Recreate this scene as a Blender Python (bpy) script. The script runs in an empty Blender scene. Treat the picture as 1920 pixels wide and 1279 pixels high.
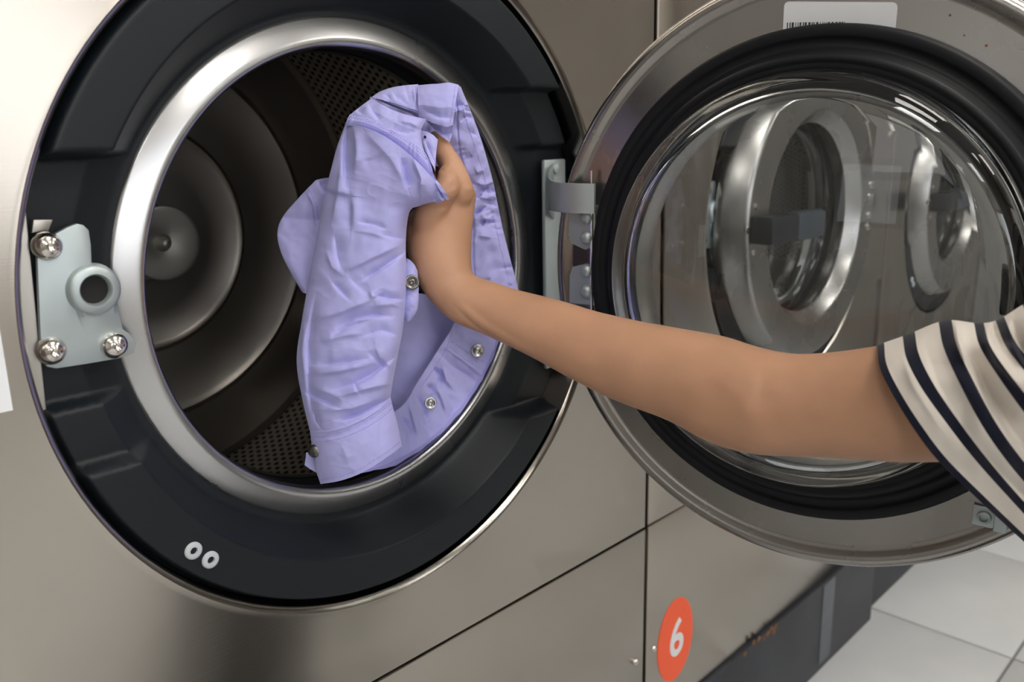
import bpy, bmesh, math, random
import numpy as np
from mathutils import Vector, Matrix

random.seed(7)
rng = np.random.default_rng(7)
SC = bpy.context.scene
COL = SC.collection
PI = math.pi

# ------------------------------------------------------------------ camera
CAM = np.array([-.51118, -.66438, .13862])
FPX = 1622.863
_yaw, _pitch, _roll = 0.7968504, 0.2385417, -0.0206191
FW = np.array([math.sin(_yaw)*math.cos(_pitch), math.cos(_yaw)*math.cos(_pitch), -math.sin(_pitch)])
_r = np.array([math.cos(_yaw), -math.sin(_yaw), 0.])
_u = np.cross(_r, FW)
RT = _r*math.cos(_roll)+_u*math.sin(_roll)
UP = _u*math.cos(_roll)-_r*math.sin(_roll)
cd = bpy.data.cameras.new('camera')
cam = bpy.data.objects.new('camera', cd); COL.objects.link(cam)
cd.sensor_width = 36; cd.lens = FPX*36/1920
cd.clip_start = .02
M = Matrix.Identity(4)
for i in range(3):
    M[i][0] = RT[i]; M[i][1] = UP[i]; M[i][2] = -FW[i]; M[i][3] = CAM[i]
cam.matrix_world = M
cd.dof.use_dof = True; cd.dof.focus_distance = .80; cd.dof.aperture_fstop = 6.3
SC.camera = cam

# ------------------------------------------------------------------ world, exposure, lamps
W = bpy.data.worlds.new('world'); SC.world = W; W.use_nodes = True
W.node_tree.nodes['Background'].inputs[0].default_value = (.75, .85, 1, 1)
W.node_tree.nodes['Background'].inputs[1].default_value = .3
vs = SC.view_settings
vs.view_transform = 'Standard'; vs.look = 'None'; vs.gamma = 1; vs.use_curve_mapping = False
vs.exposure = -0.25
SC.cycles.use_denoising = True
SC.cycles.max_bounces = 12; SC.cycles.transmission_bounces = 10; SC.cycles.glossy_bounces = 6
SC.cycles.sample_clamp_indirect = 6
FLOOR = -.9625
CEIL = 1.75
WINDOW_POWER = 2.3
LAMP_POWER = 17.0

# ------------------------------------------------------------------ materials
MATS = {}
def nodes_of(m): return m.node_tree.nodes, m.node_tree.links
def mat(name, col, rough=.5, metal=0, spec=.5, bump=0, bscale=200, stretch=(1,1,1), var=0, vscale=4, aniso=0, rvar=0,
        sheen=0, sss=0, coat=0, emit=0, coords='Object', bdist=.001, detail=3):
    m = bpy.data.materials.new(name); m.use_nodes = True
    n, l = nodes_of(m); b = n['Principled BSDF']
    b.inputs['Base Color'].default_value = (*col, 1); b.inputs['Roughness'].default_value = rough
    b.inputs['Metallic'].default_value = metal; b.inputs['Specular IOR Level'].default_value = spec
    if aniso:
        b.inputs['Anisotropic'].default_value = aniso; b.inputs['Anisotropic Rotation'].default_value = .25
        t = n.new('ShaderNodeTangent'); t.direction_type = 'UV_MAP'; t.uv_map = 'UVMap'
        l.new(t.outputs[0], b.inputs['Tangent'])
    if sheen: b.inputs['Sheen Weight'].default_value = sheen; b.inputs['Sheen Roughness'].default_value = .5
    if coat: b.inputs['Coat Weight'].default_value = coat
    if sss:
        b.inputs['Subsurface Weight'].default_value = sss; b.inputs['Subsurface Radius'].default_value = (.9, .35, .2)
        b.inputs['Subsurface Scale'].default_value = .006
    if emit:
        b.inputs['Emission Color'].default_value = (*col, 1); b.inputs['Emission Strength'].default_value = emit
    tc = n.new('ShaderNodeTexCoord')
    if bump or rvar:
        mp = n.new('ShaderNodeMapping'); mp.inputs['Scale'].default_value = stretch
        l.new(tc.outputs[coords], mp.inputs[0])
        nz = n.new('ShaderNodeTexNoise'); nz.inputs['Scale'].default_value = bscale; nz.inputs['Detail'].default_value = detail
        l.new(mp.outputs[0], nz.inputs[0])
        if bump:
            bp = n.new('ShaderNodeBump'); bp.inputs['Strength'].default_value = bump; bp.inputs['Distance'].default_value = bdist
            l.new(nz.outputs[0], bp.inputs['Height']); l.new(bp.outputs[0], b.inputs['Normal'])
    if var or rvar:
        nz2 = n.new('ShaderNodeTexNoise'); nz2.inputs['Scale'].default_value = vscale; nz2.inputs['Detail'].default_value = 5
        l.new(tc.outputs[coords], nz2.inputs[0])
        if var:
            mr = n.new('ShaderNodeMapRange'); mr.inputs['From Min'].default_value = .25; mr.inputs['From Max'].default_value = .75
            mr.inputs['To Min'].default_value = 1-var; mr.inputs['To Max'].default_value = 1+var
            l.new(nz2.outputs[0], mr.inputs[0])
            mx = n.new('ShaderNodeMix'); mx.data_type = 'RGBA'; mx.blend_type = 'MULTIPLY'; mx.inputs[0].default_value = 1
            mx.inputs[6].default_value = (*col, 1); l.new(mr.outputs[0], mx.inputs[7])
            l.new(mx.outputs[2], b.inputs['Base Color'])
        if rvar:
            mr = n.new('ShaderNodeMapRange'); mr.inputs['From Min'].default_value = .25; mr.inputs['From Max'].default_value = .75
            mr.inputs['To Min'].default_value = rough-rvar; mr.inputs['To Max'].default_value = rough+rvar
            l.new(nz2.outputs[0], mr.inputs[0]); l.new(mr.outputs[0], b.inputs['Roughness'])
    MATS[name] = m
    return m
STEEL = mat('brushed steel panel', (.44, .405, .365), .20, 1, bump=.05, bscale=60, stretch=(.05, 1, 14), var=.06, vscale=3, aniso=.7, rvar=.03, bdist=.0006)
DOORSTEEL = mat('pressed door steel', (.36, .345, .33), .28, 1, bump=.05, bscale=300, var=.08, vscale=9, rvar=.07, bdist=.0004)
RIMSTEEL = mat('dull rolled rim steel', (.36, .35, .34), .36, 1, var=.1, vscale=14)
CHROME = mat('satin ring steel', (.53, .53, .54), .27, 1, var=.03, vscale=6, rvar=.03)
DRUM = mat('drum steel', (.37, .345, .315), .32, 1, var=.04, vscale=5, rvar=.03)
HUB = mat('hub steel', (.60, .60, .55), .42, 1, var=.04, vscale=12)
ZINC = mat('zinc plate', (.46, .52, .54), .48, .75, bump=.05, bscale=400, var=.05, vscale=30, bdist=.0003)
BOLT = mat('polished bolt', (.72, .68, .64), .14, 1)
BLACK = mat('textured black plastic', (.005, .008, .012), .46, 0, .36, bump=.35, bscale=1500, bdist=.0006, detail=2)
RUBBER = mat('black rubber', (.005, .006, .009), .5, 0, .3, bump=.06, bscale=500, bdist=.0004)
DARK = mat('dark gap', (.006, .006, .006), .8)
CABINET = mat('cabinet steel', (.5, .48, .45), .4, 1)
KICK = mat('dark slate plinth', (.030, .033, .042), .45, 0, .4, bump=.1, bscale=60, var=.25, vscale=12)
KICKGREY = mat('lighter grey patch', (.12, .13, .15), .5, 0, .4, var=.12, vscale=20)
RUST = mat('rust', (.22, .09, .03), .9, var=.4, vscale=80)
ORANGE = mat('orange vinyl', (.95, .12, .04), .45, 0, .4)
WHITE = mat('white paper', (.78, .80, .84), .5, 0, .4)
INK = mat('black ink', (.03, .03, .035), .6)
GREYPL = mat('grey rivet plastic', (.50, .54, .57), .45)
SLATE = mat('slate handle plastic', (.035, .045, .06), .4)
TILE = mat('pale floor tile', (.60, .615, .63), .34, 0, .5, var=.07, vscale=5, rvar=.08)
GROUT = mat('grey grout', (.22, .21, .20), .9)
PAINT = mat('white wall paint', (.62, .60, .56), .7, var=.03)
PAINTB = mat('blue grey wall paint', (.30, .285, .27), .6, var=.05)
CEILM = mat('ceiling paint', (.62, .61, .58), .8)
FRAME = mat('dark window frame', (.05, .05, .055), .4)
SKY = mat('daylight', (.95, .97, 1.0), .5, emit=WINDOW_POWER)
ADDED_GLOW = mat('added window glow', (.95, .97, 1.0), .5, emit=1.4)  # dimmer glow for the added window in the left wall
LAMP = mat('lamp diffuser', (1.0, .95, .87), .5, emit=LAMP_POWER)
SKIN = mat('skin', (.50, .275, .170), .48, 0, .4, bump=.10, bscale=420, var=.09, vscale=22, sss=.18, bdist=.0006)
CLOTH = mat('lavender cotton', (.435, .43, .81), .82, 0, .25, bump=.18, bscale=2600, bdist=.0003, var=.03, vscale=35, sheen=.2)
STITCH = mat('lavender thread', (.36, .30, .70), .8)
SNAP = mat('snap metal', (.55, .55, .55), .25, 1)
SNAPD = mat('antique snap metal', (.20, .19, .18), .3, 1)
HAIR = mat('dark hair', (.02, .014, .01), .5)
JEANS = mat('dark trousers', (.02, .022, .03), .85)
SHOE = mat('white shoe', (.6, .6, .6), .6)

def glass_mat():
    m = bpy.data.materials.new('door glass'); m.use_nodes = True
    b = m.node_tree.nodes['Principled BSDF']
    b.inputs['Base Color'].default_value = (.72, .76, .79, 1); b.inputs['Roughness'].default_value = 0
    b.inputs['Transmission Weight'].default_value = 1; b.inputs['IOR'].default_value = 1.47
    return m
GLASS = glass_mat()
def stripe_mat():
    m = bpy.data.materials.new('striped jersey'); m.use_nodes = True
    n, l = nodes_of(m); b = n['Principled BSDF']
    uv = n.new('ShaderNodeUVMap'); uv.uv_map = 'UVMap'
    sx = n.new('ShaderNodeSeparateXYZ'); l.new(uv.outputs[0], sx.inputs[0])
    # u is in units of one stripe repeat: navy for 0..0.27 of each repeat
    fr = n.new('ShaderNodeMath'); fr.operation = 'FRACT'; l.new(sx.outputs[0], fr.inputs[0])
    lt = n.new('ShaderNodeMath'); lt.operation = 'LESS_THAN'; lt.inputs[1].default_value = .36; l.new(fr.outputs[0], lt.inputs[0])
    mx = n.new('ShaderNodeMix'); mx.data_type = 'RGBA'
    mx.inputs[6].default_value = (.66, .61, .555, 1); mx.inputs[7].default_value = (.006, .007, .018, 1)
    l.new(lt.outputs[0], mx.inputs[0]); l.new(mx.outputs[2], b.inputs['Base Color'])
    b.inputs['Roughness'].default_value = .9; b.inputs['Specular IOR Level'].default_value = .2
    b.inputs['Sheen Weight'].default_value = .15
    tc = n.new('ShaderNodeTexCoord'); nz = n.new('ShaderNodeTexNoise'); nz.inputs['Scale'].default_value = 1500
    l.new(tc.outputs['Object'], nz.inputs[0]); bp = n.new('ShaderNodeBump'); bp.inputs['Strength'].default_value = .15; bp.inputs['Distance'].default_value = .0004
    l.new(nz.outputs[0], bp.inputs['Height']); l.new(bp.outputs[0], b.inputs['Normal'])
    return m
STRIPE = stripe_mat()

# ------------------------------------------------------------------ helpers
def mesh_obj(name, verts, faces, m, parent=None, smooth=35, uv=None, mats=None, fmat=None):
    me = bpy.data.meshes.new(name)
    me.from_pydata([tuple(map(float, v)) for v in verts], [], faces)
    for q in (mats or [m]): me.materials.append(q)
    if fmat is not None: me.polygons.foreach_set('material_index', fmat)
    if uv is not None:
        lay = me.uv_layers.new(name='UVMap'); idx = np.zeros(len(me.loops), dtype=np.int32); me.loops.foreach_get('vertex_index', idx)
        lay.data.foreach_set('uv', np.asarray(uv, dtype=np.float32)[idx].ravel())
    if smooth:
        me.shade_smooth()
        if smooth < 180: me.set_sharp_from_angle(angle=math.radians(smooth))
    o = bpy.data.objects.new(name, me); COL.objects.link(o)
    if parent is not None: o.parent = parent
    return o
class MB:
    """collects shapes that belong to one part"""
    def __init__(s): s.v = []; s.f = []; s.m = []
    def add(s, v, f, mi=0):
        b = len(s.v); s.v += [tuple(map(float, p)) for p in v]; s.f += [tuple(i+b for i in q) for q in f]; s.m += [mi]*len(f); return s
    def box(s, a, b, bev=0, mi=0):
        bm = bmesh.new(); bmesh.ops.create_cube(bm, size=1)
        for v in bm.verts:
            v.co = Vector([(a[i]+b[i])/2+v.co[i]*(b[i]-a[i]) for i in range(3)])
        if bev: bmesh.ops.bevel(bm, geom=bm.edges[:], offset=bev, segments=2, affect='EDGES', profile=.5)
        s.bm(bm, mi); return s
    def bm(s, bm, mi=0, mtx=None):
        bm.verts.index_update(); vs_ = [(mtx @ v.co) if mtx else v.co for v in bm.verts]
        s.add(vs_, [[v.index for v in f.verts] for f in bm.faces], mi); bm.free(); return s
    def lathe(s, prof, n=96, c=(0,0,0), axis='y', closed=False, mi=0, arc=None):
        """profile list of (r, h) around an axis through c; h along +axis"""
        V = []; F = []; k = len(prof)
        a0, a1 = arc or (0, 2*PI); full = arc is None; na = n if full else n+1
        for i in range(na):
            a = a0+(a1-a0)*i/n; ca, sa = math.cos(a), math.sin(a)
            for r, h in prof:
                if axis == 'y': V.append((c[0]+r*ca, c[1]+h, c[2]+r*sa))
                elif axis == 'z': V.append((c[0]+r*ca, c[1]+r*sa, c[2]+h))
                else: V.append((c[0]+h, c[1]+r*ca, c[2]+r*sa))
        kk = k if closed else k-1
        for i in range(n):
            j = (i+1) % na
            for q in range(kk):
                q2 = (q+1) % k
                F.append((i*k+q, j*k+q, j*k+q2, i*k+q2))
        return s.add(V, F, mi)
    def tube(s, pts, rad, n=12, mi=0, cap=True):
        pts = [Vector(p) for p in pts]; rads = rad if isinstance(rad, (list, tuple)) else [rad]*len(pts)
        V = []; F = []; prev = None
        for i, p in enumerate(pts):
            t = (pts[min(i+1, len(pts)-1)]-pts[max(i-1, 0)]).normalized()
            if prev is None: prev = t.orthogonal().normalized()
            a = (prev-t*prev.dot(t)).normalized(); b = t.cross(a); prev = a
            for k in range(n):
                th = 2*PI*k/n; V.append(p+(a*math.cos(th)+b*math.sin(th))*rads[i])
        for i in range(len(pts)-1):
            for k in range(n): F.append((i*n+k, i*n+(k+1) % n, (i+1)*n+(k+1) % n, (i+1)*n+k))
        if cap: F.append(tuple(range(n))[::-1]); F.append(tuple((len(pts)-1)*n+k for k in range(n)))
        return s.add(V, F, mi)
    def prism(s, poly, y0, y1, bev=0, mi=0):
        """polygon in x,z extruded along y"""
        bm = bmesh.new(); vs_ = [bm.verts.new((x, y0, z)) for x, z in poly]; f = bm.faces.new(vs_)
        r = bmesh.ops.extrude_face_region(bm, geom=[f])
        for g in r['geom']:
            if isinstance(g, bmesh.types.BMVert): g.co.y = y1
        bmesh.ops.recalc_face_normals(bm, faces=bm.faces[:])
        if bev:
            es = [e for e in bm.edges if all(abs(v.co.y-y0) < 1e-7 for v in e.verts)]
            bmesh.ops.bevel(bm, geom=es, offset=bev, segments=2, affect='EDGES', profile=.5)
        return s.bm(bm, mi)
    def build(s, name, m, parent=None, smooth=35, uv=None, mats=None):
        return mesh_obj(name, s.v, s.f, m, parent, smooth, uv, mats, s.m if mats else None)
def tag(o, label=None, cat=None, group=None, kind=None):
    if label: o['label'] = label
    if cat: o['category'] = cat
    if group: o['group'] = group
    if kind: o['kind'] = kind
    return o
def empty(name, loc, label=None, cat=None, group=None):
    o = bpy.data.objects.new(name, None); COL.objects.link(o); o.location = loc; o.empty_display_size = .05
    return tag(o, label, cat, group)
def smoothstep(a, b, x):
    t = np.clip((np.asarray(x, float)-a)/(b-a), 0, 1); return t*t*(3-2*t)
def ray(px, py): return FW+((px-960)/FPX)*RT-((py-639.5)/FPX)*UP
def at(px, py, z): return CAM+z*ray(px, py)
def at_y(px, py, y):
    d = ray(px, py); return CAM+d*((y-CAM[1])/d[1])

# ------------------------------------------------------------------ the room
def plane_box(name, a, b, m): return tag(MB().box(a, b).build(name, m, None, 0), kind='structure')
fl = plane_box('floor', (-3.2, -3.3, FLOOR-.06), (4.2, 1.2, FLOOR-.004), GROUT)
# tiles: one mesh shared, each tile its own part of the floor
TS = .47; gx0, gy0 = 1.365, -.285
tb = MB().box((.003, .003, -.012), (TS-.003, TS-.003, 0), .0012)
tile0 = None
for ix in range(-6, 6):
    for iy in range(-6, 2):
        x = gx0+ix*TS; y = gy0+iy*TS
        if x < -3.1 or x+TS > 4.2 or y < -3.2 or y > .1: continue
        if tile0 is None:
            tile0 = tb.build('tile', TILE, fl, 40); o = tile0
        else:
            o = tile0.copy(); COL.objects.link(o); o.parent = fl
        o.location = (x, y, FLOOR+random.uniform(-.0004, .0004))
plane_box('ceiling', (-3.2, -3.3, CEIL), (4.2, 1.2, CEIL+.08), CEILM)
plane_box('wall_back', (-3.2, 1.0, FLOOR), (4.2, 1.1, CEIL), PAINT)
w = MB(); ly0, ly1 = -1.0, -.15
w.box((-3.2, -3.3, FLOOR), (-3.1, ly0, CEIL)).box((-3.2, ly1, FLOOR), (-3.1, 1.0, CEIL)).box((-3.2, ly0, FLOOR), (-3.1, ly1, .30)).box((-3.2, ly0, 1.20), (-3.1, ly1, CEIL))
tag(w.build('wall_left', PAINT, None, 0), kind='structure')
w = MB()
for y in (ly0, ly1-.06): w.box((-3.17, y, .30), (-3.09, y+.06, 1.20))
w.box((-3.17, ly0, .30), (-3.09, ly1, .36)).box((-3.17, ly0, 1.14), (-3.09, ly1, 1.20))
win2 = tag(w.build('added_window', FRAME, None, 0), kind='structure')  # unseen window, added to put a bright reflection on the open door
mesh_obj('daylight_screen', [(-3.19, ly0, .30), (-3.19, ly1, .30), (-3.19, ly1, 1.20), (-3.19, ly0, 1.20)], [(0, 1, 2, 3)], ADDED_GLOW, win2, 0)
plane_box('wall_right', (3.3, -3.3, FLOOR), (3.4, 1.0, CEIL), PAINTB)
# front wall with a shop window
wx0, wx1, wz0, wz1 = -1.9, 1.2, -.12, 1.35
w = MB()
w.box((-3.2, -3.3, FLOOR), (wx0, -3.2, CEIL)).box((wx1, -3.3, FLOOR), (4.2, -3.2, CEIL))
w.box((wx0, -3.3, FLOOR), (wx1, -3.2, wz0)).box((wx0, -3.3, wz1), (wx1, -3.2, CEIL))
tag(w.build('wall_front', PAINT, None, 0), kind='structure')
wf = MB()
for x in (wx0, (wx0+wx1)/2-.03, wx1-.06): wf.box((x, -3.27, wz0), (x+.06, -3.19, wz1))
wf.box((wx0, -3.27, wz0), (wx1, -3.19, wz0+.06)).box((wx0, -3.27, wz1-.06), (wx1, -3.19, wz1))
win = tag(wf.build('window_1', FRAME, None, 0), kind='structure')
sk = mesh_obj('daylight_screen', [(wx0, -3.29, wz0), (wx1, -3.29, wz0), (wx1, -3.29, wz1), (wx0, -3.29, wz1)], [(0, 1, 2, 3)], SKY, win, 0)
# ceiling lamps
LX = [(-1.5, -1.05), (.2, -1.05), (1.9, -1.05), (-1.5, -2.4), (.2, -2.4), (1.9, -2.4)]
lamp0 = None
for i, (x, y) in enumerate(LX):
    if lamp0 is None:
        lamp0 = empty('ceiling_lamp', (x, y, CEIL), cat='lamp', group='ceiling lamps over the machines')
        fr_ = MB()
        for a, b in (((-.32, -.32), (.32, -.29)), ((-.32, .29), (.32, .32)), ((-.32, -.29), (-.29, .29)), ((.29, -.29), (.32, .29))):
            fr_.box((*a, -.03), (*b, 0))
        fr_.build('lamp_frame', WHITE, lamp0, 0)
        MB().box((-.29, -.29, -.02), (.29, .29, -.004)).build('diffuser', LAMP, lamp0, 0)
        o = lamp0
    else:
        o = lamp0.copy(); COL.objects.link(o); o.location = (x, y, CEIL)
        for ch in list(lamp0.children):
            c = ch.copy(); COL.objects.link(c); c.parent = o
    o['label'] = 'square ceiling lamp at the %s of the row nearer the %s' % (('left end', 'middle', 'right end')[i % 3], 'washing machines' if i < 3 else 'shop window')

# ------------------------------------------------------------------ washing machines
HW = .4349; Z0 = -.419; ZK = -.757; ZT = .78
RB = .325
def front_panel(parent, off):
    """steel sheet with the round opening, rolled edge"""
    n = 160
    angs = [2*PI*i/n for i in range(n)]
    corners = [math.atan2(z, x) % (2*PI) for x, z in ((HW, ZT), (-HW, ZT), (-HW, Z0+.0012), (HW, Z0+.0012))]
    angs = sorted(angs+corners)
    def rect(a):
        c, s = math.cos(a), math.sin(a); t = 1e9
        if c > 1e-9: t = min(t, HW/c)
        if c < -1e-9: t = min(t, -HW/c)
        if s > 1e-9: t = min(t, ZT/s)
        if s < -1e-9: t = min(t, (Z0+.0012)/s)
        return t*c, t*s
    rings = []
    for r, y in ((RB-.002, .045), (RB-.0015, .004), (RB+.0005, .0008), (RB+.004, -.0012), (RB+.010, 0)):
        rings.append([(r*math.cos(a), y, r*math.sin(a)) for a in angs])
    outer = [rect(a) for a in angs]
    for k, y in ((.5, 0), (.985, 0), (.992, .0005), (.998, .0022), (1, .005), (1, .03)):
        rr = []
        for a, (x, z) in zip(angs, outer):
            x0, z0 = (RB+.010)*math.cos(a), (RB+.010)*math.sin(a)
            rr.append((x0+(x-x0)*k, y, z0+(z-z0)*k))
        rings.append(rr)
    V = [p for r in rings for p in r]; m_ = len(angs); F = []
    for i in range(len(rings)-1):
        for j in range(m_):
            k = (j+1) % m_; F.append((i*m_+j, i*m_+k, (i+1)*m_+k, (i+1)*m_+j))
    o = mesh_obj('front_panel', V, F, STEEL, parent, 30, uv=[(p[0], p[2]) for p in V]); o.location.z = off
    return o
def flat_panel(name, x0, x1, z0, z1, parent, off, m=STEEL, y=0):
    b = MB().box((x0, y, z0), (x1, y+.03, z1), .0022)
    o = b.build(name, m, parent, 35, uv=[(p[0], p[2]) for p in b.v]); o.location.z = off
    return o
def dome(r, h, c, hexr=.28):
    """button head with a hexagon socket, facing -y"""
    prof = [(r*math.cos(t), -h*math.sin(t)) for t in np.linspace(0, PI/2*.80, 9)]
    rs = r*hexr
    prof += [(rs, -h*.99), (rs*.95, -h*.55), (.0001, -h*.5)]
    return MB().lathe([(r, .001)]+prof, 28, c)
LATCH_PX = [(-.292, .060)]
def zpx(x, y): return (40+x*.2658, 380+y*.2658)

def build_bezel(parent, off):
    nt, nr = 720, 44
    th = np.linspace(0, 2*PI, nt, endpoint=False)
    nt = 900; th = np.linspace(0, 2*PI, nt, endpoint=False); rr = np.concatenate([np.linspace(.243, .258, 6), np.linspace(.260, .284, 18), np.linspace(.288, .312, 10), np.linspace(.314, .3225, 10)])
    T, R = np.meshgrid(th, rr, indexing='ij'); X = R*np.cos(T); Zc = R*np.sin(T)
    rec, mid, pad, yin = .040, .020, .002, .047
    left = pad+(rec-pad)*(1-smoothstep(.123, .131, Zc))          # above: pad, below: recess
    up = left
    lo = pad+(mid-pad)*smoothstep(-.114, -.106, Zc)+(rec-mid)*smoothstep(-.064, -.058, Zc)
    lefty = np.where(Zc > .03, up, lo)
    ru = pad+(mid+.004-pad)*(1-smoothstep(.179, .185, Zc))+(rec-mid-.004)*(1-smoothstep(.115, .124, Zc))
    rl = pad+(rec-pad)*smoothstep(-.194, -.188, Zc)
    righty = np.where(Zc > 0, ru, rl)
    L = np.where(X < 0, lefty, righty)
    fr_ = np.clip((R-.2525)/(.2785-.2525), 0, 1)
    Y = yin+fr_*(L-yin)
    # rounded outer edge of the raised pads
    Y = Y+smoothstep(.313, .3225, R)**2*(.020)*(L < .03)
    Y = np.minimum(Y, .0495)
    V = np.stack([X, Y, Zc], -1).reshape(-1, 3); k = len(rr); F = []
    for i in range(nt):
        j = (i+1) % nt
        for q in range(k-1): F.append((i*k+q, j*k+q, j*k+q+1, i*k+q+1))
    o = mesh_obj('bezel', V, F, BLACK, parent, 180); o.location.z = off
    # bare steel segment beside the latch, between the round edge and the plastic
    aa = np.linspace(math.pi-.375, math.pi+.285, 24)
    poly = [(.3232*math.cos(a), .3232*math.sin(a)) for a in aa]
    t_ = MB().prism(poly[::-1], .0315, .042, .0008).build('side_trim', CABINET, parent, 30); t_.location.z = off
    return o

def build_drum(parent, off):
    RD, YB, YF = .356, .56, .105
    d = MB().lathe([(.2185, .088), (.2165, .092), (.2185, .098), (.23, .104), (.30, .108), (.345, .112), (RD, .125)], 128)
    # rear wall pressed in rings
    dr = d.build('drum', DRUM, parent, 40); dr.location.z = off
    d = MB().lathe([(RD, YB-.012), (RD-.006, YB-.003), (.335, YB), (.30, YB+.004), (.272, YB+.010), (.262, YB+.004), (.252, YB+.010), (.20, YB+.020),
             (.17, YB+.022), (.163, YB+.016), (.155, YB+.022), (.11, YB+.024), (.06, YB+.024), (.0001, YB+.024)], 128)
    d.build('drum_back', DRUM, dr, 40)
    # perforated shell: an eight-sided hole in every cell
    nth, ny = 170, 34; V = []; F = []
    hy = (YB-.014-YF-.02)/ny; dth = 2*PI/nth
    for i in range(nth):
        for j in range(ny):
            a0 = i*dth+(j % 2)*dth*.5; y0 = YF+.02+j*hy; b = len(V)
            for (cx, cy) in ((0, 0), (.5, 0), (1, 0), (1, .5), (1, 1), (.5, 1), (0, 1), (0, .5)):
                a = a0+cx*dth; V.append((RD*math.cos(a), y0+cy*hy, RD*math.sin(a)))
            for k in range(8):
                t = -3*PI/4+k*PI/4; a = a0+(.5+.29*math.cos(t))*dth; V.append((RD*math.cos(a), y0+(.5+.33*math.sin(t))*hy, RD*math.sin(a)))
            for k in range(8):
                k2 = (k+1) % 8; F.append((b+k, b+k2, b+8+k2, b+8+k))
    ps = mesh_obj('perforated_shell', V, F, DRUM, dr, 0); tag(ps, kind='stuff')
    MB().lathe([(RD+.012, .10), (RD+.012, YB+.03), (.0001, YB+.03)], 96).build('outer_tub', DARK, dr)
    # three lifters along the shell
    for a in (-.50, -.50+2*PI/3, -.50+4*PI/3):
        l = MB(); ca, sa = math.cos(a), math.sin(a); sec = []
        for t in np.linspace(-1, 1, 9):
            sec.append((t*.035, RD-.001-.055*(1-t*t)**.6))
        V = []; F = []
        ys = [(.15, .2), (.165, .8), (.20, 1), (YB-.06, 1), (YB-.02, .9), (YB-.005, .3)]
        for y, s_ in ys:
            for tx, rr in sec:
                r = RD-.001-(RD-.001-rr)*s_; V.append((r*ca-tx*sa, y, r*sa+tx*ca))
        for i in range(len(ys)-1):
            for q in range(8): F.append((i*9+q, i*9+q+1, (i+1)*9+q+1, (i+1)*9+q))
        l.add(V, F); l.build('lifter', DRUM, dr)
    h = MB().lathe([(.0001, .492), (.006, .492), (.009, .497), (.012, .493), (.045, .486), (.0495, .487), (.051, .491), (.051, .50), (.047, .53), (.06, .575)], 64)
    h.lathe([(.0001, .481), (.0045, .482), (.0068, .486), (.0072, .494)], 24)
    h.build('hub', HUB, dr, 40)
    return dr

def build_ring(parent, off):
    r = MB().lathe([(.2475, .060), (.2475, .0495), (.246, .0468), (.2435, .0455), (.2275, .0405), (.2235, .0395), (.2205, .0405), (.2185, .0435), (.2178, .048), (.2185, .058), (.222, .066)], 160)
    o = r.build('port_ring', CHROME, parent, 50); o.location.z = off
    g = MB().lathe([(.222, .064), (.2215, .072), (.2265, .078), (.2235, .084), (.219, .090)], 128).build('gasket', RUBBER, parent, 60); g.location.z = off

def pl_to_local(poly, y): return [(float(at_y(*zpx(a, b), y)[0]), float(at_y(*zpx(a, b), y)[2])) for a, b in poly]
def build_latch(parent, off):
    y0 = .026
    poly = pl_to_local([(112, 360), (250, 215), (330, 172), (395, 148), (440, 158), (478, 195), (494, 300), (500, 470), (640, 530), (670, 640), (686, 870), (770, 930), (812, 1000), (795, 1065), (690, 1100), (450, 1142), (250, 1172), (185, 1160), (142, 1105), (128, 800)], y0)
    p = MB().prism(poly, y0, y0+.004, .001)
    # raised boss round the painted-dark striker hole
    c = at_y(*zpx(528, 618), y0-.006); c = (float(c[0]), 0, float(c[2]))
    p.lathe([(.0205, y0+.001), (.0195, y0-.004), (.0165, y0-.0065), (.0125, y0-.0068), (.0112, y0-.005), (.0108, y0+.012)], 40, c)
    V = []; n = 12
    for i in range(n+1):          # sloping tail of the boss
        t = i/n; zz = c[2]-.012-.028*t; wv = .0185-.004*t; yy = y0-.0062*(1-t)**1.5+.0005
        V += [(c[0]-wv*.85, y0+.001, zz), (c[0]-wv*.6, yy, zz), (c[0]+wv*.6+.006*t, yy, zz), (c[0]+wv*.9+.006*t, y0+.001, zz)]
    p.add(V, [(i*4+k, i*4+k+1, (i+1)*4+k+1, (i+1)*4+k) for i in range(n) for k in range(3)])
    o = p.build('latch_plate', ZINC, parent, 40); o.location.z = off
    MB().lathe([(.0109, y0-.0006), (.0001, y0-.0006)], 24, c).build('striker_hole_shade', DARK, o)  # dark disc painted as the shade inside a hole; plate is solid
    for px, py in ((95, 463), (103, 661), (221, 650)):
        q = at_y(px, py, y0-.008); dome(.0108, .0092, (float(q[0]), y0, float(q[2]))).build('bolt', BOLT, o, 60)
    # bent tab above the plate
    t = pl_to_local([(85, 120), (225, 120), (190, 205), (75, 215)], .03)
    tb_ = MB().prism(t, .030, .034, .0008).build('bracket_tab', CABINET, parent, 30); tb_.location.z = off

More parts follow.
